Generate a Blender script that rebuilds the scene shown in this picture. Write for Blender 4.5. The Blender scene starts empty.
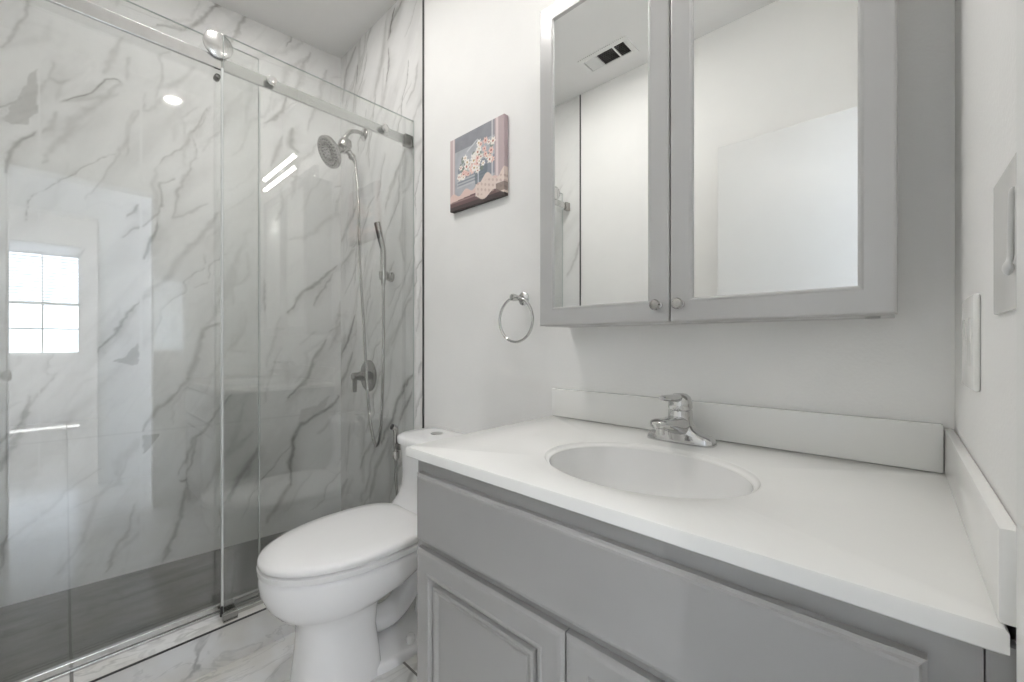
import bpy, bmesh, math, random
import numpy as np
from mathutils import Vector, Matrix

S = bpy.context.scene
COL = S.collection
PI = math.pi

# ------------------------------------------------------------------ camera, world, exposure
H = 1.10
cam = bpy.data.cameras.new('camera')
cam.sensor_width = 36.0
cam.lens = 36.0 * 415.0 / 1024.0
cam.shift_y = 0.0015
cam.clip_start = 0.01
co = bpy.data.objects.new('camera', cam)
COL.objects.link(co)
co.location = (0, 0, H)
co.rotation_euler = (PI / 2, 0, math.atan2(0.6804, 0.7322))
S.camera = co

W = bpy.data.worlds.new('sky')
S.world = W
W.use_nodes = True
W.node_tree.nodes['Background'].inputs[0].default_value = (0.80, 0.88, 1.0, 1)
W.node_tree.nodes['Background'].inputs[1].default_value = 14.0

sun = bpy.data.lights.new('sun', 'SUN')
sun.energy = 60.0
sun.angle = 0.009
so = bpy.data.objects.new('sun', sun)
COL.objects.link(so)
so.location = (7, -0.2, 9)
so.rotation_euler = (0, math.radians(25), 0)

S.view_settings.view_transform = 'Standard'
S.view_settings.look = 'None'
S.view_settings.gamma = 1
S.view_settings.use_curve_mapping = False
S.view_settings.exposure = 0.07
S.cycles.max_bounces = 14
S.cycles.diffuse_bounces = 8
S.cycles.glossy_bounces = 8
S.cycles.transparent_max_bounces = 24
S.cycles.sample_clamp_indirect = 6.0

TUBE_POWER = 26.0       # emission strength of the vanity light tubes
DOWN_POWER = 580.0      # emission strength of the recessed ceiling light; added fill lamps scale from it

# ------------------------------------------------------------------ room dimensions (metres)
YB = 1.154              # painted wall behind vanity and toilet
YF = -0.47              # wall behind the camera
XR = 0.08               # wall with the doorway
ZC = 2.849              # ceiling
XT = -1.641             # where the shower tile stops on the back wall
XG = -1.72              # fixed glass panel
def xlong(y):           # long tiled shower wall, slightly out of square
    return -2.51 + 0.108 * (y - YB)

# ------------------------------------------------------------------ helpers
def tag(o, label=None, cat=None, group=None, kind=None):
    if label: o['label'] = label
    if cat: o['category'] = cat
    if group: o['group'] = group
    if kind: o['kind'] = kind
    return o

def empty(name, loc, label=None, cat=None, group=None):
    e = bpy.data.objects.new(name, None)
    e.empty_display_size = 0.05
    COL.objects.link(e)
    e.location = loc
    tag(e, label, cat, group)
    return e

def world_loc(o):
    v = Vector((0, 0, 0))
    while o:
        v += Vector(o.location)
        o = o.parent
    return v

class MB:
    """collects shapes (world coordinates) and links them as ONE mesh object"""
    def __init__(s):
        s.bm = bmesh.new()
        s.slot = 0
    def _faces(s, vs, faces):
        out = []
        for f in faces:
            try:
                q = s.bm.faces.new([vs[i] for i in f])
                q.material_index = s.slot
                out.append(q)
            except ValueError:
                pass
        return out
    def box(s, a, b, bev=0.0, seg=2):
        t = bmesh.new()
        x0, y0, z0 = a; x1, y1, z1 = b
        v = [t.verts.new(p) for p in ((x0,y0,z0),(x1,y0,z0),(x1,y1,z0),(x0,y1,z0),(x0,y0,z1),(x1,y0,z1),(x1,y1,z1),(x0,y1,z1))]
        for f in ((0,3,2,1),(4,5,6,7),(0,1,5,4),(1,2,6,5),(2,3,7,6),(3,0,4,7)):
            t.faces.new([v[i] for i in f])
        if bev > 0:
            bmesh.ops.bevel(t, geom=list(t.edges), offset=bev, segments=seg, profile=0.5, affect='EDGES')
        s.merge(t)
        return s
    def merge(s, t):
        m = {}
        for v in t.verts:
            m[v.index if False else v] = s.bm.verts.new(v.co)
        for f in t.faces:
            q = s.bm.faces.new([m[v] for v in f.verts])
            q.material_index = s.slot
        t.free()
    def loft(s, rings, cap0=True, cap1=True, closed=True):
        R = [[s.bm.verts.new(p) for p in r] for r in rings]
        n = len(R[0])
        for i in range(len(R) - 1):
            for j in range(n if closed else n - 1):
                k = (j + 1) % n
                q = s.bm.faces.new((R[i][j], R[i][k], R[i+1][k], R[i+1][j]))
                q.material_index = s.slot
        if cap0:
            q = s.bm.faces.new(list(reversed(R[0]))); q.material_index = s.slot
        if cap1:
            q = s.bm.faces.new(R[-1]); q.material_index = s.slot
        return s
    def tube(s, path, r, n=12, cap=True):
        P = [Vector(p) for p in path]
        rr = r if isinstance(r, (list, tuple)) else [r] * len(P)
        rings = []
        up = None
        for i, p in enumerate(P):
            if i == 0: t = P[1] - P[0]
            elif i == len(P) - 1: t = P[-1] - P[-2]
            else: t = (P[i+1] - P[i]).normalized() + (P[i] - P[i-1]).normalized()
            t.normalize()
            if up is None:
                up = t.orthogonal().normalized()
            else:
                up = (up - t * up.dot(t))
                if up.length < 1e-6: up = t.orthogonal()
                up.normalize()
            sd = t.cross(up)
            rings.append([p + (up * math.cos(2*PI*j/n) + sd * math.sin(2*PI*j/n)) * rr[i] for j in range(n)])
        return s.loft(rings, cap, cap)
    def lathe(s, org, axis, prof, n=28):
        """prof: (distance along axis, radius)"""
        a = Vector(axis).normalized(); u = a.orthogonal().normalized(); w = a.cross(u)
        o = Vector(org)
        rings = [[o + a * h + (u * math.cos(2*PI*j/n) + w * math.sin(2*PI*j/n)) * max(r, 1e-4) for j in range(n)] for h, r in prof]
        return s.loft(rings, True, True)
    def torus(s, c, R, r, axis=(0, 1, 0), n=48, m=10):
        a = Vector(axis).normalized(); u = a.orthogonal().normalized(); w = a.cross(u); c = Vector(c)
        V = []
        for i in range(n):
            d = u * math.cos(2*PI*i/n) + w * math.sin(2*PI*i/n)
            V.append([s.bm.verts.new(c + d * (R + r * math.cos(2*PI*j/m)) + a * r * math.sin(2*PI*j/m)) for j in range(m)])
        for i in range(n):
            for j in range(m):
                q = s.bm.faces.new((V[i][j], V[(i+1)%n][j], V[(i+1)%n][(j+1)%m], V[i][(j+1)%m]))
                q.material_index = s.slot
        return s
    def build(s, name, mats, parent=None, smooth=False, angle=40):
        bmesh.ops.recalc_face_normals(s.bm, faces=list(s.bm.faces))
        me = bpy.data.meshes.new(name)
        s.bm.to_mesh(me); s.bm.free()
        for m in (mats if isinstance(mats, (list, tuple)) else [mats]):
            me.materials.append(m)
        o = bpy.data.objects.new(name, me)
        COL.objects.link(o)
        if parent:
            o.parent = parent
            o.location = -world_loc(parent)
        if smooth:
            me.polygons.foreach_set('use_smooth', [True] * len(me.polygons))
            try:
                me.set_sharp_from_angle(angle=math.radians(angle))
            except Exception:
                pass
        return o

def smooth_path(pts, k=6):
    """Catmull-Rom through the points"""
    P = [Vector(p) for p in pts]
    Q = [P[0] * 2 - P[1]] + P + [P[-1] * 2 - P[-2]]
    out = []
    for i in range(1, len(Q) - 2):
        for j in range(k):
            t = j / k
            a, b, c, d = Q[i-1], Q[i], Q[i+1], Q[i+2]
            out.append(0.5 * ((2*b) + (c-a)*t + (2*a-5*b+4*c-d)*t*t + (3*b-a-3*c+d)*t**3))
    out.append(P[-1])
    return out

# ------------------------------------------------------------------ materials
def newmat(name):
    m = bpy.data.materials.new(name)
    m.use_nodes = True
    nt = m.node_tree
    return m, nt, nt.nodes['Principled BSDF']

def mat(name, col, rough=0.5, metal=0.0, var=0.03, scale=8.0, bump=0.0, bscale=200.0, spec=0.5, coat=0.0):
    m, nt, b = newmat(name)
    tc = nt.nodes.new('ShaderNodeTexCoord')
    nz = nt.nodes.new('ShaderNodeTexNoise')
    nz.inputs['Scale'].default_value = scale
    nz.inputs['Detail'].default_value = 4
    nt.links.new(tc.outputs['Object'], nz.inputs['Vector'])
    rp = nt.nodes.new('ShaderNodeValToRGB')
    c = np.array(col[:3])
    rp.color_ramp.elements[0].position = 0.3
    rp.color_ramp.elements[1].position = 0.7
    rp.color_ramp.elements[0].color = (*np.clip(c * (1 - var), 0, 1), 1)
    rp.color_ramp.elements[1].color = (*np.clip(c * (1 + var), 0, 1), 1)
    nt.links.new(nz.outputs['Fac'], rp.inputs['Fac'])
    nt.links.new(rp.outputs['Color'], b.inputs['Base Color'])
    b.inputs['Roughness'].default_value = rough
    b.inputs['Metallic'].default_value = metal
    b.inputs['Specular IOR Level'].default_value = spec
    b.inputs['Coat Weight'].default_value = coat
    if bump > 0:
        n2 = nt.nodes.new('ShaderNodeTexNoise')
        n2.inputs['Scale'].default_value = bscale
        n2.inputs['Detail'].default_value = 3
        nt.links.new(tc.outputs['Object'], n2.inputs['Vector'])
        bp = nt.nodes.new('ShaderNodeBump')
        bp.inputs['Strength'].default_value = bump
        bp.inputs['Distance'].default_value = 0.004
        nt.links.new(n2.outputs['Fac'], bp.inputs['Height'])
        nt.links.new(bp.outputs['Normal'], b.inputs['Normal'])
    return m

def emit_mat(name, col, strength):
    m = bpy.data.materials.new(name)
    m.use_nodes = True
    nt = m.node_tree
    nt.nodes.clear()
    e = nt.nodes.new('ShaderNodeEmission')
    e.inputs[0].default_value = (*col, 1)
    e.inputs[1].default_value = strength
    o = nt.nodes.new('ShaderNodeOutputMaterial')
    nt.links.new(e.outputs[0], o.inputs[0])
    return m

def glass_mat(name, tint, f0=0.045, power=5.0):
    """thin clear pane: straight-through view plus Fresnel reflection"""
    m = bpy.data.materials.new(name)
    m.use_nodes = True
    nt = m.node_tree
    nt.nodes.clear()
    tr = nt.nodes.new('ShaderNodeBsdfTransparent'); tr.inputs[0].default_value = (*tint, 1)
    gl = nt.nodes.new('ShaderNodeBsdfGlossy'); gl.inputs['Roughness'].default_value = 0.0
    lw = nt.nodes.new('ShaderNodeLayerWeight'); lw.inputs['Blend'].default_value = 0.5
    pw = nt.nodes.new('ShaderNodeMath'); pw.operation = 'POWER'; pw.inputs[1].default_value = power
    ma = nt.nodes.new('ShaderNodeMath'); ma.operation = 'MULTIPLY_ADD'
    ma.inputs[1].default_value = 1 - f0; ma.inputs[2].default_value = f0
    mx = nt.nodes.new('ShaderNodeMixShader')
    o = nt.nodes.new('ShaderNodeOutputMaterial')
    nt.links.new(lw.outputs['Facing'], pw.inputs[0])
    nt.links.new(pw.outputs[0], ma.inputs[0])
    nt.links.new(ma.outputs[0], mx.inputs[0])
    nt.links.new(tr.outputs[0], mx.inputs[1])
    nt.links.new(gl.outputs[0], mx.inputs[2])
    nt.links.new(mx.outputs[0], o.inputs[0])
    return m

def attr_mat(name, rough, noise=0.02, spec=0.5, scale=30):
    """colour pattern stored on the mesh as the attribute 'pattern'"""
    m, nt, b = newmat(name)
    at = nt.nodes.new('ShaderNodeAttribute'); at.attribute_name = 'pattern'
    tc = nt.nodes.new('ShaderNodeTexCoord')
    nz = nt.nodes.new('ShaderNodeTexNoise'); nz.inputs['Scale'].default_value = scale; nz.inputs['Detail'].default_value = 5
    nt.links.new(tc.outputs['Object'], nz.inputs['Vector'])
    mr = nt.nodes.new('ShaderNodeMapRange')
    mr.inputs['To Min'].default_value = 1 - noise; mr.inputs['To Max'].default_value = 1 + noise
    nt.links.new(nz.outputs['Fac'], mr.inputs['Value'])
    mu = nt.nodes.new('ShaderNodeVectorMath'); mu.operation = 'SCALE'
    nt.links.new(at.outputs['Color'], mu.inputs[0]); nt.links.new(mr.outputs[0], mu.inputs['Scale'])
    nt.links.new(mu.outputs[0], b.inputs['Base Color'])
    b.inputs['Roughness'].default_value = rough
    b.inputs['Specular IOR Level'].default_value = spec
    return m

M = {}
M['paint'] = mat('white_wall_paint', (0.87, 0.868, 0.855), 0.55, var=0.01, bump=0.12, bscale=160)
M['ceiling'] = mat('ceiling_paint', (0.83, 0.825, 0.815), 0.8, var=0.01)
M['door'] = mat('door_paint', (0.76, 0.76, 0.75), 0.3, var=0.01)
M['trimwhite'] = mat('white_trim_paint', (0.82, 0.82, 0.81), 0.35, var=0.01)
M['black'] = mat('black_edge_trim', (0.05, 0.05, 0.05), 0.4)
M['porcelain'] = mat('white_porcelain', (0.86, 0.86, 0.865), 0.08, var=0.005, coat=0.3)
M['seat'] = mat('white_seat_plastic', (0.84, 0.84, 0.84), 0.15, var=0.005)
M['counter'] = mat('white_cultured_marble', (0.84, 0.84, 0.82), 0.16, var=0.015, scale=5)
M['basin'] = mat('white_basin', (0.79, 0.79, 0.78), 0.12, var=0.01)
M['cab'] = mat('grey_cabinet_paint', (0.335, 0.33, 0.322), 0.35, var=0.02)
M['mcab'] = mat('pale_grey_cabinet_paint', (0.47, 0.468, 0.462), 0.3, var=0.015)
M['chrome'] = mat('polished_chrome', (0.62, 0.62, 0.615), 0.08, 1.0, var=0.02)
M['nickel'] = mat('brushed_nickel', (0.45, 0.44, 0.425), 0.24, 1.0, var=0.05, scale=60)
M['satin'] = mat('satin_steel', (0.62, 0.62, 0.61), 0.22, 1.0, var=0.04, scale=40)
M['gunmetal'] = mat('dark_nickel', (0.30, 0.295, 0.285), 0.27, 1.0, var=0.05, scale=60)
M['dark'] = mat('dark_rubber', (0.03, 0.03, 0.03), 0.5)
M['mirror'] = mat('mirror_silver', (0.86, 0.87, 0.86), 0.0, 1.0, var=0.0)
M['plastic'] = mat('white_switch_plastic', (0.81, 0.81, 0.79), 0.25, var=0.01)
M['bedpaint'] = mat('bedroom_wall_paint', (0.82, 0.82, 0.82), 0.7, var=0.01)
M['hookgrey'] = mat('grey_hook_metal', (0.60, 0.60, 0.59), 0.4, 0.2)
M['glass'] = glass_mat('clear_shower_glass', (0.965, 0.972, 0.968), 0.10, 4.2)
M['glass_edge'] = mat('greenish_glass_edge', (0.52, 0.57, 0.55), 0.12, var=0.04)
M['seal'] = mat('clear_seal_plastic', (0.62, 0.64, 0.63), 0.12, var=0.03)
M['winglass'] = glass_mat('window_glass', (0.97, 0.98, 0.98))
M['tube'] = emit_mat('lit_tube', (1.0, 0.97, 0.93), TUBE_POWER)
M['downlens'] = emit_mat('lit_ceiling_lens', (1.0, 0.97, 0.94), DOWN_POWER)
M['showerfill'] = emit_mat('added_shower_fill', (1.0, 0.97, 0.94), DOWN_POWER * 0.30)
M['passfill'] = emit_mat('added_passage_fill', (1.0, 0.96, 0.9), DOWN_POWER * 0.12)
M['bedfill'] = emit_mat('added_bedroom_fill', (0.95, 0.97, 1.0), DOWN_POWER * 9)
def translucent_mat(name, col):
    m, nt, b = newmat(name)
    b.inputs['Base Color'].default_value = (*col, 1)
    b.inputs['Roughness'].default_value = 0.5
    t = nt.nodes.new('ShaderNodeBsdfTranslucent'); t.inputs[0].default_value = (*col, 1)
    mx = nt.nodes.new('ShaderNodeMixShader'); mx.inputs[0].default_value = 0.55
    nt.links.new(b.outputs[0], mx.inputs[1]); nt.links.new(t.outputs[0], mx.inputs[2])
    nt.links.new(mx.outputs[0], nt.nodes['Material Output'].inputs[0])
    return m
M['blind'] = translucent_mat('white_blind_slats', (0.86, 0.87, 0.89))
M['ventdark'] = mat('dark_duct_and_shaded_slats', (0.05, 0.048, 0.045), 0.8)
M['tile'] = attr_mat('polished_marble_tile', 0.05, 0.02, spec=0.35)
M['canvas'] = attr_mat('printed_canvas', 0.6, 0.05, scale=200)

def floor_marble():
    m, nt, b = newmat('marble_floor_tile')
    N = nt.nodes.new; L = nt.links.new
    geo = N('ShaderNodeNewGeometry')
    # vein ridges from distorted noise
    def ridge(scale, width, dist, rot, off):
        mp = N('ShaderNodeMapping'); mp.inputs['Rotation'].default_value = (0, 0, rot); mp.inputs['Scale'].default_value = (1, 0.55, 1)
        mp.inputs['Location'].default_value = off
        L(geo.outputs['Position'], mp.inputs['Vector'])
        nz = N('ShaderNodeTexNoise'); nz.inputs['Scale'].default_value = scale; nz.inputs['Detail'].default_value = 5
        nz.inputs['Roughness'].default_value = 0.55; nz.inputs['Distortion'].default_value = dist
        L(mp.outputs[0], nz.inputs['Vector'])
        sb = N('ShaderNodeMath'); sb.operation = 'SUBTRACT'; sb.inputs[1].default_value = 0.5
        L(nz.outputs['Fac'], sb.inputs[0])
        ab = N('ShaderNodeMath'); ab.operation = 'ABSOLUTE'; L(sb.outputs[0], ab.inputs[0])
        mr = N('ShaderNodeMapRange'); mr.interpolation_type = 'SMOOTHSTEP'
        mr.inputs['From Min'].default_value = 0; mr.inputs['From Max'].default_value = width
        mr.inputs['To Min'].default_value = 1; mr.inputs['To Max'].default_value = 0
        L(ab.outputs[0], mr.inputs['Value'])
        return mr.outputs[0]
    r1 = ridge(3.2, 0.022, 0.7, 0.9, (0, 0, 0))
    r2 = ridge(6.5, 0.02, 0.9, -0.5, (3, 1, 0))
    # patchy strength
    nz = N('ShaderNodeTexNoise'); nz.inputs['Scale'].default_value = 4.0; nz.inputs['Detail'].default_value = 2
    L(geo.outputs['Position'], nz.inputs['Vector'])
    ms = N('ShaderNodeMapRange'); ms.inputs['From Min'].default_value = 0.4; ms.inputs['From Max'].default_value = 0.65
    L(nz.outputs['Fac'], ms.inputs['Value'])
    mul = N('ShaderNodeMath'); mul.operation = 'MULTIPLY'; L(r1, mul.inputs[0]); L(ms.outputs[0], mul.inputs[1])
    mul2 = N('ShaderNodeMath'); mul2.operation = 'MULTIPLY'; L(r2, mul2.inputs[0]); mul2.inputs[1].default_value = 0.3
    mxv = N('ShaderNodeMath'); mxv.operation = 'MAXIMUM'; L(mul.outputs[0], mxv.inputs[0]); L(mul2.outputs[0], mxv.inputs[1])
    # base with warm clouds
    nc = N('ShaderNodeTexNoise'); nc.inputs['Scale'].default_value = 5; nc.inputs['Detail'].default_value = 3
    L(geo.outputs['Position'], nc.inputs['Vector'])
    base = N('ShaderNodeMix'); base.data_type = 'RGBA'
    base.inputs[6].default_value = (0.80, 0.80, 0.80, 1); base.inputs[7].default_value = (0.70, 0.685, 0.65, 1)
    cr = N('ShaderNodeMapRange'); cr.inputs['From Min'].default_value = 0.42; cr.inputs['From Max'].default_value = 0.62
    L(nc.outputs['Fac'], cr.inputs['Value']); L(cr.outputs[0], base.inputs[0])
    mv = N('ShaderNodeMix'); mv.data_type = 'RGBA'
    mv.inputs[7].default_value = (0.30, 0.30, 0.295, 1)
    L(base.outputs[2], mv.inputs[6])
    sc = N('ShaderNodeMath'); sc.operation = 'MULTIPLY'; sc.inputs[1].default_value = 0.75; L(mxv.outputs[0], sc.inputs[0])
    L(sc.outputs[0], mv.inputs[0])
    # grout joints: tiles 1.2 m along X, 0.78 m along Y
    sp = N('ShaderNodeSeparateXYZ'); L(geo.outputs['Position'], sp.inputs[0])
    def joint(sock, period, off, half):
        a = N('ShaderNodeMath'); a.operation = 'ADD'; a.inputs[1].default_value = -off + period * 50 + period / 2; L(sock, a.inputs[0])
        b_ = N('ShaderNodeMath'); b_.operation = 'MODULO'; b_.inputs[1].default_value = period; L(a.outputs[0], b_.inputs[0])
        c = N('ShaderNodeMath'); c.operation = 'SUBTRACT'; c.inputs[1].default_value = period / 2; L(b_.outputs[0], c.inputs[0])
        d = N('ShaderNodeMath'); d.operation = 'ABSOLUTE'; L(c.outputs[0], d.inputs[0])
        e = N('ShaderNodeMath'); e.operation = 'LESS_THAN'; e.inputs[1].default_value = half; L(d.outputs[0], e.inputs[0])
        return e.outputs[0]
    j = N('ShaderNodeMath'); j.operation = 'MAXIMUM'
    L(joint(sp.outputs['X'], 1.2, 0.1, 0.004), j.inputs[0]); L(joint(sp.outputs['Y'], 0.78, 0.012, 0.004), j.inputs[1])
    mj = N('ShaderNodeMix'); mj.data_type = 'RGBA'; mj.inputs[7].default_value = (0.22, 0.21, 0.20, 1)
    L(mv.outputs[2], mj.inputs[6]); L(j.outputs[0], mj.inputs[0])
    L(mj.outputs[2], b.inputs['Base Color'])
    b.inputs['Roughness'].default_value = 0.12
    return m
M['floor'] = floor_marble()

def slate():
    m, nt, b = newmat('dark_grey_shower_floor')
    N = nt.nodes.new; L = nt.links.new
    geo = N('ShaderNodeNewGeometry')
    mp = N('ShaderNodeMapping'); mp.inputs['Scale'].default_value = (10, 1.6, 1)
    L(geo.outputs['Position'], mp.inputs['Vector'])
    nz = N('ShaderNodeTexNoise'); nz.inputs['Scale'].default_value = 2.2; nz.inputs['Detail'].default_value = 8; nz.inputs['Roughness'].default_value = 0.65
    L(mp.outputs[0], nz.inputs['Vector'])
    rp = N('ShaderNodeValToRGB')
    rp.color_ramp.elements[0].position = 0.3; rp.color_ramp.elements[0].color = (0.085, 0.083, 0.08, 1)
    rp.color_ramp.elements[1].position = 0.72; rp.color_ramp.elements[1].color = (0.175, 0.17, 0.165, 1)
    L(nz.outputs['Fac'], rp.inputs['Fac'])
    L(rp.outputs[0], b.inputs['Base Color'])
    b.inputs['Roughness'].default_value = 0.28
    bp = N('ShaderNodeBump'); bp.inputs['Strength'].default_value = 0.1; bp.inputs['Distance'].default_value = 0.003
    L(nz.outputs['Fac'], bp.inputs['Height']); L(bp.outputs[0], b.inputs['Normal'])
    return m
M['slate'] = slate()

# ------------------------------------------------------------------ marble pattern for the shower tile
def vnoise(x, y, seed):
    """smooth value noise, numpy"""
    xi = np.floor(x).astype(np.int64); yi = np.floor(y).astype(np.int64)
    xf = x - xi; yf = y - yi
    def h(a, b):
        n = (a * 374761393 + b * 668265263 + seed * 1442695041) & 0x7fffffff
        n = ((n ^ (n >> 13)) * 1274126177) & 0x7fffffff
        return ((n ^ (n >> 16)) & 0xffff) / 65535.0
    u = xf * xf * (3 - 2 * xf); v = yf * yf * (3 - 2 * yf)
    return (h(xi, yi) * (1-u) + h(xi+1, yi) * u) * (1-v) + (h(xi, yi+1) * (1-u) + h(xi+1, yi+1) * u) * v
def fbm(x, y, seed, o=4):
    s = 0; a = 0.5; t = 0
    for i in range(o):
        s = s + a * vnoise(x * 2**i, y * 2**i, seed + i); t += a; a *= 0.5
    return s / t

VEINS_LONG=[
 (0.0071,0.35,[(-0.107,2.523),(-0.123,2.423),(-0.155,2.333),(-0.176,2.283)]),
 (0.0044,0.75,[(0.17,2.292),(0.143,2.299),(0.121,2.285),(0.095,2.23),(0.058,2.184),(0.004,2.128)]),
 (0.0176,0.28,[(0.17,2.292),(0.105,2.175),(0.042,2.077),(-0.017,1.97),(-0.063,1.871)]),
 (0.0076,0.25,[(-0.034,2.298),(-0.04,2.218),(-0.011,2.222),(0.012,2.245)]),
 (0.0133,0.2,[(-0.011,2.209),(-0.017,2.133)]),
 (0.0163,0.28,[(0.176,2.502),(0.153,2.436),(0.13,2.371),(0.111,2.313)]),
 (0.0105,0.25,[(0.19,2.43),(0.193,2.315)]),
 (0.0089,0.55,[(-0.091,1.976),(-0.128,1.934),(-0.16,1.883),(-0.168,1.792)]),
 (0.0131,0.3,[(-0.017,2.078),(-0.046,2.012),(-0.068,1.979)]),
 (0.0062,0.25,[(0.255,2.27),(0.231,2.153),(0.17,1.984),(0.127,1.849),(0.067,1.731)]),
 (0.0068,0.4,[(0.487,2.295),(0.442,2.168),(0.391,2.067),(0.353,2.006),(0.309,1.964)]),
 (0.0131,0.22,[(0.298,1.951),(0.284,1.852),(0.298,1.664)]),
 (0.0087,0.6,[(0.298,1.678),(0.273,1.564),(0.245,1.489)]),
 (0.0085,0.6,[(0.234,1.75),(0.22,1.715),(0.2,1.682)]),
 (0.0068,0.35,[(0.422,1.962),(0.376,1.85),(0.353,1.698)]),
 (0.0069,0.3,[(0.353,1.698),(0.422,1.752),(0.487,1.801)]),
 (0.0183,0.3,[(0.536,1.775),(0.462,1.634),(0.403,1.534),(0.309,1.377),(0.238,1.29)]),
 (0.0082,0.65,[(0.238,1.29),(0.186,1.204),(0.137,1.12),(0.095,1.057)]),
 (0.0187,0.28,[(0.231,1.252),(0.17,1.157),(0.121,1.098)]),
 (0.0163,0.42,[(0.545,1.196),(0.474,1.163),(0.462,1.087),(0.442,1.012),(0.415,0.923),(0.376,0.856)]),
 (0.0108,0.5,[(0.376,0.856),(0.309,0.789),(0.273,0.731),(0.252,0.687)]),
 (0.0093,0.45,[(0.588,0.824),(0.536,0.751),(0.483,0.665),(0.442,0.61),(0.422,0.563),(0.376,0.448)]),
 (0.007,0.45,[(0.462,0.642),(0.43,0.537),(0.407,0.427)]),
 (0.0069,0.75,[(0.384,0.412),(0.415,0.415)]),
 (0.0114,0.5,[(0.415,0.425),(0.399,0.319),(0.384,0.224),(0.353,0.135),(0.32,0.039)]),
 (0.0083,0.35,[(0.224,0.34),(0.203,0.252),(0.163,0.149),(0.121,0.064)]),
 (0.0125,0.22,[(0.248,0.31),(0.238,0.219),(0.186,0.151),(0.13,0.101)]),
 (0.0176,0.5,[(0.715,0.524),(0.677,0.455),(0.632,0.378),(0.588,0.272)]),
 (0.0253,0.3,[(0.677,0.412),(0.655,0.363)]),
 (0.015,0.2,[(0.65,0.781),(0.614,0.636),(0.588,0.508)]),
 (0.0107,0.5,[(0.851,2.488),(0.831,2.401),(0.791,2.336),(0.743,2.303)]),
 (0.022,0.5,[(0.882,2.328),(0.872,2.227),(0.903,2.208)]),
 (0.0161,0.35,[(0.826,2.264),(0.801,2.149),(0.777,2.086)]),
 (0.0112,0.55,[(1.13,1.574),(1.032,1.473),(0.924,1.375),(0.872,1.274)]),
 (0.0088,0.45,[(1.107,1.511),(1.044,1.414),(1.005,1.316)]),
 (0.0141,0.6,[(1.061,1.115),(0.994,0.967),(0.94,0.864),(0.866,0.784)]),
 (0.0141,0.6,[(1.136,0.778),(1.118,0.737),(1.044,0.696),(0.934,0.627),(0.887,0.541),(0.872,0.401),(0.882,0.284)]),
 (0.0189,0.42,[(0.882,0.284),(0.821,0.214),(0.748,0.111)]),
 (0.0121,0.3,[(1.148,1.361),(1.13,1.176),(1.078,1.043)]),
 (0.0133,0.22,[(0.821,1.238),(0.781,1.086),(0.748,0.959)]),
 (0.0084,0.25,[(1.01,1.174),(0.924,1.086)]),
 (0.0117,0.5,[(0.536,2.862),(0.503,2.803),(0.462,2.731),(0.384,2.642),(0.294,2.621)]),
 (0.0126,0.4,[(0.664,2.861),(0.632,2.776),(0.597,2.684)]),
 (0.0144,0.6,[(0.553,2.882),(0.52,2.833)]),
 (0.0168,0.3,[(0.977,2.807),(0.924,2.649),(0.903,2.525)]),
 (0.0145,0.3,[(1.066,2.74),(1.021,2.542),(0.966,2.345)]),
 (0.0136,0.22,[(0.821,1.958),(0.841,1.861),(0.801,1.774)]),
 (0.0138,0.2,[(0.903,2.093),(0.882,1.916)]),
 (0.0128,0.18,[(0.7,2.636),(0.677,2.436),(0.65,2.238)]),
 (0.0125,0.45,[(-0.181,0.585),(-0.144,0.701),(-0.107,0.82)]),
 (0.0072,0.5,[(-0.107,0.882),(-0.123,0.78),(-0.165,0.704)]),
 (0.0071,0.5,[(-0.178,0.161),(-0.171,0.259),(-0.16,0.317)]),
]
PATCHES=[
 (0.27,[(-0.077,2.258),(-0.101,2.193),(-0.128,2.111),(-0.173,2.009),(-0.15,1.993),(-0.11,2.007),(-0.079,2.068)]),
 (0.38,[(0.238,1.102),(0.19,1.038),(0.146,1.011),(0.234,0.999)]),
 (0.42,[(0.248,0.668),(0.309,0.664),(0.28,0.616),(0.255,0.568)]),
 (0.2,[(0.924,0.709),(1.005,0.73),(1.089,0.782),(1.032,0.686),(0.924,0.605)]),
]
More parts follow.
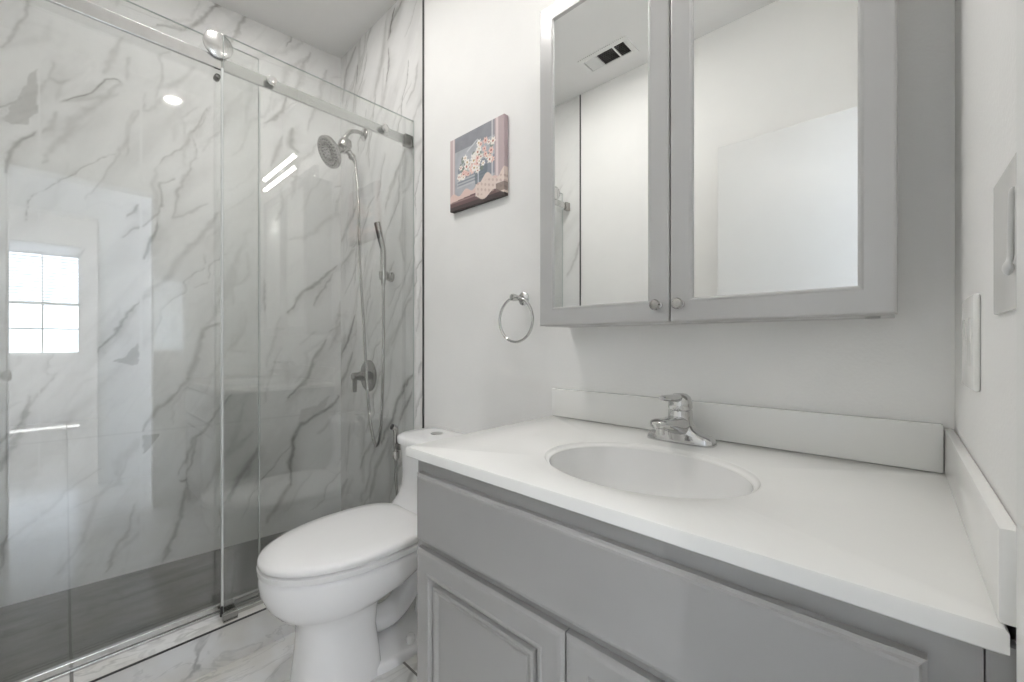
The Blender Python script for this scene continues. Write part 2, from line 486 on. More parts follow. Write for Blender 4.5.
VEINS_END=[
 (0.0169,0.5,[(-1.83,2.826),(-1.924,2.775),(-1.963,2.691)]),
 (0.0086,0.85,[(-1.904,2.827),(-1.953,2.707)]),
 (0.0103,0.7,[(-1.953,2.634),(-1.953,2.55),(-1.983,2.479)]),
 (0.0211,0.3,[(-1.963,2.507),(-2.003,2.418),(-2.045,2.343)]),
 (0.0247,0.28,[(-1.983,2.807),(-2.013,2.636),(-2.109,2.444)]),
 (0.0212,0.4,[(-2.316,2.82),(-2.43,2.742),(-2.497,2.576)]),
 (0.0101,0.6,[(-2.292,2.715),(-2.316,2.604)]),
 (0.0123,0.3,[(-2.316,2.604),(-2.354,2.442)]),
 (0.0123,0.35,[(-1.69,2.45),(-1.732,2.332),(-1.776,2.291)]),
 (0.0204,0.4,[(-1.802,2.062),(-1.866,1.98),(-1.933,1.905),(-1.993,1.803)]),
 (0.0084,0.5,[(-1.839,2.033),(-1.904,1.939)]),
 (0.0209,0.5,[(-2.316,1.897),(-2.391,1.818),(-2.497,1.717)]),
 (0.0172,0.35,[(-2.329,1.642),(-2.457,1.589),(-2.58,1.542)]),
 (0.0226,0.22,[(-2.066,1.738),(-2.153,1.56),(-2.233,1.399)]),
 (0.0131,0.25,[(-1.811,1.814),(-1.848,1.62),(-1.811,1.513)]),
 (0.0167,0.75,[(-2.329,1.255),(-2.391,1.145),(-2.497,1.042)]),
 (0.0307,0.4,[(-2.443,1.145),(-2.51,1.042),(-2.552,0.916)]),
 (0.0204,0.55,[(-2.366,1.044),(-2.443,0.922),(-2.594,0.757),(-2.727,0.66)]),
 (0.0129,0.35,[(-1.741,1.328),(-1.83,1.213),(-1.924,1.082)]),
 (0.0148,0.65,[(-1.724,0.942),(-1.802,0.888),(-1.866,0.807),(-1.943,0.669),(-2.034,0.565)]),
 (0.0111,0.6,[(-1.741,0.858),(-1.793,0.789),(-1.839,0.708)]),
 (0.0134,0.45,[(-2.045,0.639),(-2.198,0.476),(-2.268,0.377)]),
 (0.0219,0.45,[(-1.963,0.587),(-2.087,0.403),(-2.153,0.223)]),
 (0.0154,0.35,[(-2.087,0.567),(-2.198,0.267)]),
 (0.0149,0.35,[(-2.391,0.608),(-2.443,0.329)]),
 (0.0223,0.35,[(-2.417,0.286),(-2.552,0.119),(-2.742,-0.028)]),
 (0.0154,0.2,[(-2.13,1.335),(-2.198,1.171),(-2.153,1.058)]),
 (0.012,0.4,[(-1.665,1.007),(-1.682,0.958)]),
 (0.012,0.3,[(-1.665,1.374),(-1.682,1.256),(-1.698,1.16)]),
 (0.0151,0.3,[(-1.657,0.589),(-1.69,0.487)]),
]

def marble_pattern(U, Z, veins, patches, seed, joints_u, joints_z):
    """veins: (half width, strength, points); returns linear RGB per sample"""
    jx = (fbm(U * 14, Z * 14, seed) - 0.5) * 0.035 + (fbm(U * 55, Z * 55, seed + 9) - 0.5) * 0.012
    jz = (fbm(U * 14, Z * 14, seed + 20) - 0.5) * 0.035 + (fbm(U * 55, Z * 55, seed + 29) - 0.5) * 0.012
    X = U + jx; Y = Z + jz
    dens = np.zeros_like(U)
    grain = 0.55 + 0.75 * fbm(U * 40, Z * 40, seed + 40)
    for w, s, pts in veins:
        L = 0; best = np.full_like(U, 9.0); side = np.zeros_like(U); par = np.zeros_like(U)
        seg = [math.dist(pts[i], pts[i+1]) for i in range(len(pts) - 1)]
        tot = sum(seg)
        for i in range(len(pts) - 1):
            (x0, y0), (x1, y1) = pts[i], pts[i+1]
            dx, dy = x1 - x0, y1 - y0
            l2 = dx*dx + dy*dy + 1e-12
            t = np.clip(((X - x0) * dx + (Y - y0) * dy) / l2, 0, 1)
            ex = X - x0 - t * dx; ey = Y - y0 - t * dy
            d = np.sqrt(ex*ex + ey*ey)
            k = d < best
            best = np.where(k, d, best)
            side = np.where(k, np.sign(dx * ey - dy * ex), side)
            par = np.where(k, (L + t * seg[i]) / tot, par)
            L += seg[i]
        taper = 0.35 + 0.65 * np.clip(np.minimum(par, 1 - par) * 4, 0, 1)
        ww = w * taper * (0.7 + 0.6 * fbm(par * 9, par * 0 + seed, seed + 3))
        wash = np.where(side > 0, 4.5, 1.6)
        dd = 0.78 * s * np.clip(1.2 - best / np.maximum(ww, 1e-4), 0, 1) * grain + 0.30 * s * np.exp(-(best / (ww * wash)) ** 2)
        dens = np.maximum(dens, dd) + 0.25 * np.minimum(dens, dd)
    for s, poly in patches:
        inside = np.zeros(U.shape, bool)
        n = len(poly)
        for i in range(n):
            (x0, y0), (x1, y1) = poly[i], poly[(i+1) % n]
            if y0 == y1: continue
            c = ((y0 > Y) != (y1 > Y)) & (X < (x1 - x0) * (Y - y0) / (y1 - y0) + x0)
            inside ^= c
        dens = np.where(inside, np.maximum(dens, s * (0.8 + 0.4 * grain)), dens)
    # faint streaks drawn out along the vein direction
    a = 1.0
    P = (U * math.cos(a) + Z * math.sin(a)); Q = (-U * math.sin(a) + Z * math.cos(a))
    st = fbm(P * 2.2, Q * 9, seed + 60, 5)
    dens = dens + 0.16 * np.clip((st - 0.54) * 4, 0, 1)
    st2 = np.abs(fbm(P * 1.7 + 3, Q * 6, seed + 70, 5) - 0.5)
    dens = dens + 0.06 * np.clip(1 - st2 / 0.02, 0, 1)
    dens = np.clip(dens, 0, 0.92)[..., None]
    base = np.array([0.79, 0.79, 0.78]) * (1 - 0.05 * (fbm(U * 3, Z * 3, seed + 80)[..., None] - 0.5))
    vein = np.array([0.18, 0.175, 0.16])
    c = base * (1 - dens) + vein * dens
    for ju in joints_u:
        c = np.where((np.abs(U - ju) < 0.0026)[..., None], c * 0.25 + 0.75 * np.array([0.78, 0.78, 0.77]), c)
    for jz_ in joints_z:
        c = np.where((np.abs(Z - jz_) < 0.0026)[..., None], c * 0.45 + 0.55 * np.array([0.60, 0.60, 0.59]), c)
    return c

def pattern_sheet(name, mp, u0, u1, v0, v1, step, colour, back, material, parent=None):
    """slab with a dense front face carrying 'pattern'; mp(u, v, depth) gives a point, back is the thickness"""
    nu = max(2, int(round((u1 - u0) / step)) + 1); nv = max(2, int(round((v1 - v0) / step)) + 1)
    U, V = np.meshgrid(np.linspace(u0, u1, nu), np.linspace(v0, v1, nv))
    c = colour(U, V).reshape(-1, 3)
    pts = mp(U.ravel(), V.ravel(), 0.0)
    i = np.arange(nu * nv).reshape(nv, nu)
    quads = np.stack([i[:-1, :-1], i[:-1, 1:], i[1:, 1:], i[1:, :-1]], -1).reshape(-1, 4)
    # closed back and sides
    per = np.concatenate([i[0, :-1], i[:-1, -1], i[-1, :0:-1], i[:0:-1, 0]])
    Up = U.ravel()[per]; Vp = V.ravel()[per]
    bp = mp(Up, Vp, back)
    n0 = nu * nv; m = len(per)
    verts = np.vstack([pts, bp])
    cc = np.vstack([c, c[per]])
    k = np.arange(m); k2 = (k + 1) % m
    sides = np.stack([per[k], n0 + k, n0 + k2, per[k2]], -1)
    faces = [tuple(q) for q in np.vstack([quads, sides]).tolist()] + [tuple((n0 + k[::-1]).tolist())]
    me = bpy.data.meshes.new(name)
    me.from_pydata(verts.tolist(), [], faces)
    at = me.attributes.new('pattern', 'FLOAT_COLOR', 'POINT')
    rgba = np.ones((len(verts), 4), np.float32); rgba[:, :3] = cc
    at.data.foreach_set('color', rgba.ravel())
    me.materials.append(material)
    me.update()
    o = bpy.data.objects.new(name, me)
    COL.objects.link(o)
    if parent:
        o.parent = parent
        o.location = -world_loc(parent)
    return o

# ================================================================== THE SETTING
def struct(o, label=None):
    tag(o, label, None, None, 'structure'); return o

# floor of bathroom, passage and bedroom
b = MB(); b.box((-1.68, -2.6, -0.10), (5.2, 2.6, 0.0)); struct(b.build('floor', M['floor']), 'polished white marble floor tile')
b = MB(); b.box((-2.75, YF - 0.1, -0.10), (-1.785, YB + 0.1, 0.03)); struct(b.build('floor_shower', M['slate']), 'dark grey slate look shower floor')
b = MB(); b.box((-2.8, -2.6, ZC), (5.2, 2.6, ZC + 0.1)); struct(b.build('ceiling', M['ceiling']), 'plain off white ceiling')
# painted wall behind the vanity
b = MB(); b.box((XT, YB, 0.0), (XR + 0.14, YB + 0.12, ZC)); struct(b.build('wall_back', M['paint']), 'white painted wall behind toilet and vanity')
# wall opposite the vanity
b = MB(); b.box((XT, YF - 0.12, 0.0), (XR, YF, ZC)); struct(b.build('wall_front', M['paint']), 'white painted wall opposite the mirror')
# wall with the doorway
DY0, DY1, DZ = -0.22, 0.40, 2.09
b = MB()
b.box((XR, -2.6, 0), (XR + 0.12, DY0, ZC)); b.box((XR, DY1, 0), (XR + 0.12, YB, ZC)); b.box((XR, DY0, DZ), (XR + 0.12, DY1, ZC))
struct(b.build('wall_right', M['paint']), 'white textured wall with switch and doorway')
# doorway casing
b = MB()
b.box((XR - 0.016, DY1 - 0.005, 0), (XR, DY1 + 0.08, DZ + 0.07), 0.004)
b.box((XR - 0.016, DY0 - 0.055, DZ - 0.0), (XR, DY1, DZ + 0.07), 0.004)
struct(b.build('trim_1', M['trimwhite']), 'white casing round the bathroom doorway')
# open door leaf
dl = MB(); dl.box((-0.663, -0.260, 0.012), (0.075, -0.226, DZ - 0.01), 0.002)
door = struct(dl.build('door_1', M['door']), 'plain white door standing open behind the camera')
k = MB(); k.lathe((-0.60, -0.226, 0.95), (0, 1, 0), [(0, 0.027), (0.006, 0.027), (0.008, 0.012), (0.03, 0.012), (0.036, 0.024), (0.05, 0.027), (0.06, 0.02), (0.063, 0.004)])
k.build('door_knob', M['nickel'], door, True)

# tiled shower walls
def long_map(u, v, d):
    return np.stack([xlong(u) - d, u, v], -1)
def end_map(u, v, d):
    return np.stack([u, np.full_like(u, YB) + d, v], -1)
def near_map(u, v, d):
    return np.stack([u, np.full_like(u, YF) - d, v], -1)
def faint_veins(u0, u1, z0, z1, n, seed, lean, ws=(0.006, 0.022), ss=(0.10, 0.26)):
    r = random.Random(seed); out = []
    for i in range(n):
        u = r.uniform(u0, u1); z = r.uniform(z0, z1); p = [(u, z)]
        for q in range(r.randint(2, 5)):
            u += lean * r.uniform(-0.01, 0.09); z += r.uniform(0.03, 0.12); p.append((u, z))
        out.append((r.uniform(*ws), r.uniform(*ss), p))
    return out
VEINS_LONG += faint_veins(YF, YB, 0.1, 2.8, 60, 21, 1)
VEINS_END += faint_veins(-2.5, XT, 0.1, 2.8, 34, 22, 1)
VEINS_LONG += faint_veins(YF, YB, 0.1, 2.8, 22, 55, 1, (0.002, 0.006), (0.22, 0.5))
VEINS_END += faint_veins(-2.5, XT, 0.1, 2.75, 46, 56, 0.9, (0.0025, 0.007), (0.25, 0.6))
struct(pattern_sheet('wall_left', long_map, YF, YB, 0.0, ZC, 0.005,
    lambda U, Z: marble_pattern(U, Z, VEINS_LONG, PATCHES, 5, [0.242, -0.074], [0.68, 2.655]), 0.1, M['tile']), 'long shower wall of grey veined white marble tile')
struct(pattern_sheet('wall_shower_end', end_map, -2.52, XT - 0.004, 0.0, ZC, 0.005,
    lambda U, Z: marble_pattern(U, Z, VEINS_END, [], 31, [], []), 0.1, M['tile']), 'veined marble tile wall carrying the shower fittings')
rv = random.Random(4)
NEAR = []
for i in range(14):
    x = rv.uniform(-2.7, -1.65); z = rv.uniform(0.1, 2.7); p = [(x, z)]
    for q in range(4):
        x += rv.uniform(0.01, 0.07); z += rv.uniform(0.04, 0.14); p.append((x, z))
    NEAR.append((rv.uniform(0.006, 0.014), rv.uniform(0.3, 0.65), p))
struct(pattern_sheet('wall_shower_near', near_map, -2.70, XT - 0.004, 0.0, ZC, 0.012,
    lambda U, Z: marble_pattern(U, Z, NEAR, [], 77, [], []), 0.1, M['tile']), 'veined marble tile wall at the near shower end')
# metal edge strips where tile meets paint
b = MB(); b.box((XT - 0.005, YB - 0.006, 0.0), (XT + 0.003, YB, ZC)); struct(b.build('trim_2', M['black']), 'black strip edging the shower tile')
b = MB(); b.box((XT - 0.005, YF, 0.0), (XT + 0.003, YF + 0.006, ZC)); struct(b.build('trim_3', M['black']), 'black strip edging the near end tile')
# curb
CT = 0.135
b = MB(); b.box((-1.80, YF, -0.05), (-1.68, YB, CT)); struct(b.build('shower_curb', M['floor']), 'marble shower curb')
b = MB(); b.box((-1.682, YF, CT - 0.003), (-1.6775, YB, CT + 0.002)); struct(b.build('trim_4', M['black']), 'dark metal strip along the curb edge')

# passage and bedroom seen by reflection in the glass
b = MB()
PX = 1.0
b.box((PX, -2.6, 0), (PX + 0.12, -0.62, ZC)); b.box((PX, 0.175, 0), (PX + 0.12, 2.6, ZC)); b.box((PX, -0.62, 2.06), (PX + 0.12, 0.175, ZC))
struct(b.build('wall_passage', M['bedpaint']), 'white wall across the passage')
b = MB()
b.box((PX - 0.015, 0.17, 0), (PX, 0.235, 2.125), 0.003); b.box((PX - 0.015, -0.68, 2.06), (PX, 0.17, 2.125), 0.003); b.box((PX - 0.015, -0.68, 0), (PX, -0.615, 2.06), 0.003)
struct(b.build('trim_5', M['trimwhite']), 'white casing round the bedroom doorway')
WX = 5.0; WY0, WY1, WZ0, WZ1 = -0.56, 0.16, 0.93, 2.46
b = MB()
b.box((WX, -2.6, 0), (WX + 0.15, WY0, ZC)); b.box((WX, WY1, 0), (WX + 0.15, 2.6, ZC)); b.box((WX, WY0, 0), (WX + 0.15, WY1, WZ0)); b.box((WX, WY0, WZ1), (WX + 0.15, WY1, ZC))
struct(b.build('wall_window', M['bedpaint']), 'white bedroom wall with the window')
b = MB(); b.box((XR + 0.12, -2.7, 0), (WX + 0.15, -2.6, ZC)); struct(b.build('wall_bedroom_near', M['bedpaint']), 'white bedroom side wall')
b = MB(); b.box((XR + 0.14, 2.6, 0), (WX + 0.15, 2.7, ZC)); struct(b.build('wall_bedroom_far', M['bedpaint']), 'white bedroom far side wall')
win = MB()
y0, y1, z0, z1 = WY0, WY1, WZ0, WZ1
f = 0.035
for a, c in (((WX+.05, y0, z0), (WX+.1, y0+f, z1)), ((WX+.05, y1-f, z0), (WX+.1, y1, z1)), ((WX+.05, y0, z0), (WX+.1, y1, z0+f)), ((WX+.05, y0, z1-f), (WX+.1, y1, z1)),
             ((WX+.06, -0.225, z0), (WX+.09, -0.205, z1)), ((WX+.05, y0, 1.62), (WX+.1, y1, 1.66)), ((WX+.06, y0, 1.28), (WX+.09, y1, 1.30))):
    win.box(a, c)
window = struct(win.build('window_1', M['trimwhite']), 'bright gridded bedroom window')
g = MB(); g.box((WX+.074, y0+.01, z0+.01), (WX+.078, y1-.01, z1-.01)); g.build('window_pane', M['winglass'], window)
bl = empty('window_blind', (WX + 0.02, -0.2, WZ1), 'white raised slat blind on the bedroom window', 'blind')
h = MB(); h.box((WX + 0.005, y0+.01, WZ1-.14), (WX + .048, y1-.01, WZ1-.005), 0.004); h.build('valance', M['blind'], bl)
sl = MB()
for i in range(16):
    zz = WZ1 - 0.16 - i * 0.042
    sl.box((WX+.012, y0+.015, zz), (WX+.046, y1-.015, zz + 0.016))
sl.build('slats', M['blind'], bl)

# ================================================================== LIGHTS OF THE ROOM AND ADDED FILLS
def downlight(x, y, label, lens='downlens'):
    e = empty('ceiling_light', (x, y, ZC), label, 'ceiling light', None)
    r = MB(); r.lathe((x, y, ZC + 0.001), (0, 0, -1), [(0, 0.066), (0.006, 0.066), (0.009, 0.056), (0.004, 0.043), (0.002, 0.041)]); r.build('trim_ring', M['trimwhite'], e, True)
    l = MB(); l.lathe((x, y, ZC - 0.0025), (0, 0, -1), [(0, 0.040), (0.003, 0.038), (0.005, 0.02), (0.0055, 0.002)]); l.build('lens', M[lens], e, True)
    return e
downlight(-1.36, 0.26, 'round recessed ceiling light above the toilet side of the room')
downlight(-2.00, 0.60, 'added round fill light on the ceiling inside the shower', 'showerfill')  # added lamp, out of view, brightens the shower tile
downlight(0.60, -1.3, 'added round fill light on the passage ceiling outside the bathroom', 'passfill')  # invented fill for the passage, set where its reflection stays hidden
downlight(2.8, 1.2, 'added round fill light on the bedroom ceiling right of the window', 'bedfill')  # added so the bedroom reflects brightly in the shower glass
downlight(3.3, -1.5, 'added round fill light on the bedroom ceiling left of the window', 'bedfill')  # second added fill for the reflected bedroom

vx0, vx1, vz = -0.72, -0.13, 2.235
e = empty('vanity_light', (-0.40, YB, vz), 'twin tube vanity light bar on the wall above the mirror cabinet', 'wall light')
p = MB(); p.box((-0.62, YB - 0.03, vz - 0.05), (-0.18, YB, vz + 0.05), 0.006); p.build('wall_plate', M['chrome'], e)
for zz in (vz + 0.03, vz - 0.045):
    a = MB(); a.tube([(-0.425, YB - 0.02, vz), (-0.425, 1.03, vz), (-0.425, 0.972, zz)], 0.009); a.build('arm', M['chrome'], e, True)
    t = MB(); t.tube([(vx0, 0.972, zz), (vx1, 0.972, zz)], 0.0112, 16); t.build('tube_lamp', M['tube'], e, True)
    c = MB()
    c.tube([(vx0 - 0.03, 0.972, zz), (vx0, 0.972, zz)], 0.0135, 16); c.build('end_cap', M['chrome'], e, True)
    c = MB(); c.tube([(vx1, 0.972, zz), (vx1 + 0.03, 0.972, zz)], 0.0135, 16); c.build('end_cap', M['chrome'], e, True)

# ceiling register
vx, vy = -1.30, -0.245
e = empty('air_vent', (vx, vy, ZC), 'white ceiling air register with dark slots near the opposite wall', 'air vent')
fr = MB()
for a, c in (((vx-.165, vy-.085, ZC-.008), (vx+.165, vy-.055, ZC)), ((vx-.165, vy+.055, ZC-.008), (vx+.165, vy+.085, ZC)), ((vx-.165, vy-.055, ZC-.008), (vx-.135, vy+.055, ZC)), ((vx+.135, vy-.055, ZC-.008), (vx+.165, vy+.055, ZC)),
             ((vx-.052, vy-.055, ZC-.008), (vx-.042, vy+.055, ZC)), ((vx+.062, vy-.055, ZC-.008), (vx+.072, vy+.055, ZC))):
    fr.box(a, c, 0.001, 1)
fr.build('frame', M['trimwhite'], e)
bk = MB(); bk.box((vx-.14, vy-.06, ZC-.0015), (vx+.14, vy+.06, ZC-.0005)); bk.build('duct_opening', M['ventdark'], e)
lv = MB()
for i in range(8):
    x = vx - 0.128 + i * 0.011
    lv.loft([[(x, vy-.055, ZC-.008), (x+.007, vy-.055, ZC-.002), (x+.009, vy-.055, ZC-.002), (x+.002, vy-.055, ZC-.008)], [(x, vy+.055, ZC-.008), (x+.007, vy+.055, ZC-.002), (x+.009, vy+.055, ZC-.002), (x+.002, vy+.055, ZC-.008)]])
lv.build('louvre', M['trimwhite'], e)
lv = MB()
for i in range(7):
    y = vy - 0.046 + i * 0.015
    lv.box((vx-.042, y, ZC-.007), (vx+.062, y+.0015, ZC-.002)); lv.box((vx+.072, y, ZC-.007), (vx+.135, y+.0015, ZC-.002))
lv.build('louvre', M['ventdark'], e)  # shade on these two slat sections is put into their dark colour

# ================================================================== SHOWER ENCLOSURE
def pane(name, x0, x1, y0, y1, z0, z1, parent):
    m = MB()
    m.slot = 0
    V = [m.bm.verts.new(p) for p in ((x0,y0,z0),(x1,y0,z0),(x1,y1,z0),(x0,y1,z0),(x0,y0,z1),(x1,y0,z1),(x1,y1,z1),(x0,y1,z1))]
    for f, s in (((0,3,2,1),1),((4,5,6,7),1),((0,1,5,4),1),((1,2,6,5),0),((2,3,7,6),1),((3,0,4,7),0)):
        q = m.bm.faces.new([V[i] for i in f]); q.material_index = s
    return m.build(name, [M['glass'], M['glass_edge']], parent)

FY0 = 0.3755
e = empty('fixed_shower_panel', (XG, FY0, CT), 'fixed clear glass shower panel fastened to the marble end wall', 'shower panel')
pane('glass', XG - 0.008, XG, FY0, YB - 0.002, CT + 0.012, 2.175, e)
k = MB(); k.box((XG - 0.011, FY0 - 0.007, CT + 0.05), (XG + 0.002, FY0 - 0.0005, 2.055), 0.0015); k.build('edge_seal', M['seal'], e)
for y in (0.527, 0.996):
    k = MB(); k.lathe((XG, y, 2.082), (1, 0, 0), [(-0.014, 0.010), (0.0, 0.010), (0.0005, 0.017), (0.004, 0.0175), (0.0045, 0.0155), (0.009, 0.0155), (0.011, 0.013), (0.0115, 0.002)])
    k.build('panel_bolt', M['satin'], e, True)
s = MB(); s.box((XG - 0.011, FY0 + 0.02, CT + 0.001), (XG + 0.003, YB - 0.002, CT + 0.016), 0.002); s.build('bottom_channel', M['satin'], e)

e = empty('shower_rail', (-1.742, YB, 2.08), 'long flat brushed steel rail carrying the sliding glass door', 'rail')
r = MB(); r.box((-1.75, YF + 0.004, 2.058), (-1.738, YB - 0.03, 2.100), 0.0015); r.build('bar', M['satin'], e)
w = MB(); w.box((-1.758, YB - 0.045, 2.05), (-1.728, YB - 0.001, 2.105), 0.003); w.build('wall_bracket', M['nickel'], e)
w = MB(); w.box((-1.758, YF + 0.001, 2.05), (-1.728, YF + 0.045, 2.105), 0.003); w.build('wall_bracket', M['nickel'], e)

SX = -1.772
e = empty('sliding_shower_door', (SX, 0.0, CT), 'sliding clear glass shower door hanging on rollers from the rail', 'shower door')
pane('glass', SX - 0.008, SX, YF + 0.03, 0.498, CT + 0.022, 2.175, e)
for y in (0.362, -0.30):
    wv = MB(); wv.lathe((SX, y, 2.135), (1, 0, 0), [(-0.014, 0.02), (-0.008, 0.02), (0.0, 0.016), (0.018, 0.016), (0.02, 0.034), (0.036, 0.034), (0.037, 0.044), (0.044, 0.044), (0.0465, 0.041), (0.047, 0.002)], 40)
    wv.build('roller', M['satin'], e, True)
    st = MB(); st.lathe((SX, y + 0.005, 2.043), (1, 0, 0), [(-0.014, 0.010), (-0.008, 0.010), (0.0, 0.009), (0.010, 0.009), (0.014, 0.006), (0.015, 0.001)]); st.build('stop_bolt', M['gunmetal'], e, True)
b = MB(); b.box((SX - 0.009, 0.4985, CT + 0.03), (SX + 0.001, 0.504, 2.05), 0.001); b.build('edge_seal', M['seal'], e)
b = MB(); b.box((SX - 0.010, YF + 0.03, CT + 0.010), (SX + 0.002, 0.498, CT + 0.030), 0.002); b.build('bottom_seal', M['satin'], e)

e = empty('bottom_track', (-1.768, 0.3, CT), 'low metal track along the back of the marble curb', 'track')
b = MB(); b.box((-1.792, YF + 0.004, CT + 0.0005), (-1.762, YB - 0.004, CT + 0.009), 0.001); b.box((-1.792, YF + 0.004, CT + 0.0005), (-1.787, YB - 0.004, CT + 0.026), 0.001)
b.build('track_profile', M['satin'], e)
e = empty('door_guide', (-1.73, 0.39, CT), 'small metal guide block gripping the glass edge on the curb', 'door guide')
b = MB(); b.box((-1.760, 0.372, CT + 0.0095), (-1.7285, 0.412, CT + 0.042), 0.002); b.build('guide_block', M['nickel'], e)
b = MB(); b.box((-1.7165, 0.368, CT + 0.001), (-1.692, 0.412, CT + 0.03), 0.002); b.build('clamp', M['nickel'], e)
b = MB(); b.box((-1.726, 0.3650, CT + 0.012), (-1.7185, 0.373, CT + 0.045), 0.001); b.build('rubber_pad', M['dark'], e)

# ================================================================== SHOWER FITTINGS
fl = Vector((-2.21, YB, 2.275))
e = empty('rain_shower', fl, 'round nickel shower head with nozzles on a curved arm', 'shower head')
k = MB(); k.lathe(fl, (0, -1, 0), [(0, 0.034), (0.004, 0.034), (0.012, 0.026), (0.016, 0.013)]); k.build('wall_flange', M['nickel'], e, True)
arm = smooth_path([fl + Vector((0, -0.005, 0)), fl + Vector((0, -0.045, 0.002)), fl + Vector((0.0, -0.085, -0.014)), fl + Vector((0, -0.108, -0.048)), fl + Vector((0, -0.115, -0.075))])
k = MB(); k.tube(arm, 0.0105, 14); k.build('arm', M['nickel'], e, True)
dv = fl + Vector((0, -0.116, -0.095))
k = MB(); k.lathe(dv + Vector((0, 0.012, 0.03)), (0, -0.35, -1), [(0, 0.016), (0.004, 0.026), (0.025, 0.035), (0.055, 0.034), (0.066, 0.024), (0.078, 0.018), (0.079, 0.002)])
k.lathe(dv + Vector((0, 0.02, -0.03)), (0.1, 0.6, -0.8), [(-0.01, 0.016), (0.02, 0.016), (0.024, 0.02), (0.04, 0.02), (0.044, 0.012), (0.06, 0.011), (0.061, 0.002)])
k.build('diverter', M['nickel'], e, True)
hn = Vector((0.05, -0.86, -0.5)).normalized()
hc = Vector((-2.195, 0.95, 2.106))
k = MB(); k.tube([dv + Vector((0, -0.005, -0.02)), hc - hn * 0.055], [0.017, 0.02], 14); k.lathe(hc - hn * 0.062, hn, [(0, 0.012), (0.004, 0.022), (0.018, 0.026), (0.028, 0.038), (0.046, 0.068), (0.056, 0.080), (0.066, 0.083), (0.074, 0.082), (0.076, 0.079)], 40)
k.build('head_shell', M['nickel'], e, True)
k = MB(); k.lathe(hc + hn * 0.0125, hn, [(0, 0.078), (0.003, 0.076), (0.0035, 0.053), (0.0015, 0.05), (0.0015, 0.03), (0.005, 0.027), (0.006, 0.002)], 40); k.build('spray_face', M['gunmetal'], e, True)
k = MB()
u = hn.orthogonal().normalized(); v = hn.cross(u)
for R, n in ((0.064, 24), (0.040, 14), (0.016, 6)):
    for j in range(n):
        a = 2 * PI * j / n
        k.lathe(hc + hn * 0.012 + (u * math.cos(a) + v * math.sin(a)) * R, hn, [(0, 0.0042), (0.006, 0.0038), (0.0075, 0.002)], 8)
k.build('nozzles', M['dark'], e, True)

hx = -1.925
e = empty('hand_shower_holder', (hx, YB, 1.44), 'small nickel wall bracket holding the hand shower wand', 'shower holder')
k = MB(); k.lathe((hx, YB, 1.44), (0, -1, 0), [(0, 0.027), (0.01, 0.027), (0.014, 0.022), (0.03, 0.02), (0.034, 0.012), (0.035, 0.002)]); k.build('wall_base', M['nickel'], e, True)
k = MB()
cc = Vector((hx + 0.012, YB - 0.055, 1.44))
k.tube([Vector((hx, YB - 0.03, 1.44)), cc + Vector((0, 0.014, 0))], 0.012, 12)
n = 16
rings = []
for zz, ro in ((-0.02, 0.021), (0.02, 0.022)):
    rings.append([cc + Vector((math.cos(2*PI*j/n) * ro, math.sin(2*PI*j/n) * ro, zz)) for j in range(n)])
inner = [[cc + Vector((math.cos(2*PI*j/n) * 0.0155, math.sin(2*PI*j/n) * 0.0155, zz)) for j in range(n)] for zz in (0.02, -0.02)]
k.loft([rings[0], rings[1], inner[0], inner[1], rings[0]], False, False)
k.build('cradle', M['nickel'], e, True)

e = empty('hand_shower', cc, 'slim nickel hand shower wand with a long looping hose', 'hand shower')
k = MB()
wp = smooth_path([(cc.x, cc.y, 1.395), (cc.x, cc.y, 1.44), (cc.x, cc.y, 1.50), (cc.x, cc.y - 0.002, 1.57), (cc.x - 0.002, cc.y - 0.013, 1.63), (cc.x - 0.005, cc.y - 0.030, 1.705)], 5)
k.tube(wp, [0.011 + 0.003 * min(1, i / 6) for i in range(len(wp))], 14)
k.build('wand', M['nickel'], e, True)
k = MB(); k.tube([(cc.x, cc.y - 0.0155, 1.58), (cc.x - 0.002, cc.y - 0.026, 1.625), (cc.x - 0.005, cc.y - 0.043, 1.70)], [0.004, 0.006, 0.006], 10); k.build('spray_strip', M['dark'], e, True)
hs = dv + Vector((0.006, 0.056, -0.078))
HP = smooth_path([hs, (-2.20, 1.098, 2.05), (-2.165, 1.095, 1.85), (-2.135, 1.085, 1.55), (-2.10, 1.09, 1.2), (-2.075, 1.095, 0.9), (-2.05, 1.10, 0.70), (-2.015, 1.10, 0.60), (-1.985, 1.10, 0.565), (-1.955, 1.10, 0.60), (-1.935, 1.10, 0.70), (-1.917, 1.10, 0.95), (-1.913, 1.10, 1.2), (cc.x, cc.y, 1.397)], 9)
k = MB(); k.tube(HP, 0.0075, 10); k.build('hose', M['nickel'], e, True)

vx, vz = -2.165, 0.915
e = empty('shower_valve', (vx, YB, vz), 'dark nickel shower valve with round plate and lever handle', 'shower valve')
k = MB(); k.lathe((vx, YB, vz), (0, -1, 0), [(0, 0.088), (0.004, 0.088), (0.008, 0.083), (0.010, 0.03)], 44); k.build('escutcheon', M['gunmetal'], e, True)
k = MB(); k.lathe((vx, YB - 0.008, vz), (0, -1, 0), [(0, 0.027), (0.045, 0.025), (0.05, 0.022), (0.085, 0.021), (0.089, 0.017), (0.09, 0.002)]); k.build('hub', M['gunmetal'], e, True)
k = MB()
k.loft([[(vx + sx * w, YB - 0.082 + sy * 0.008, z) for sx, sy in ((-1,-1),(1,-1),(1,1),(-1,1))] for z, w in ((vz + 0.015, 0.013), (vz - 0.03, 0.012), (vz - 0.075, 0.008), (vz - 0.085, 0.005))])
k.build('lever', M['gunmetal'], e, True)

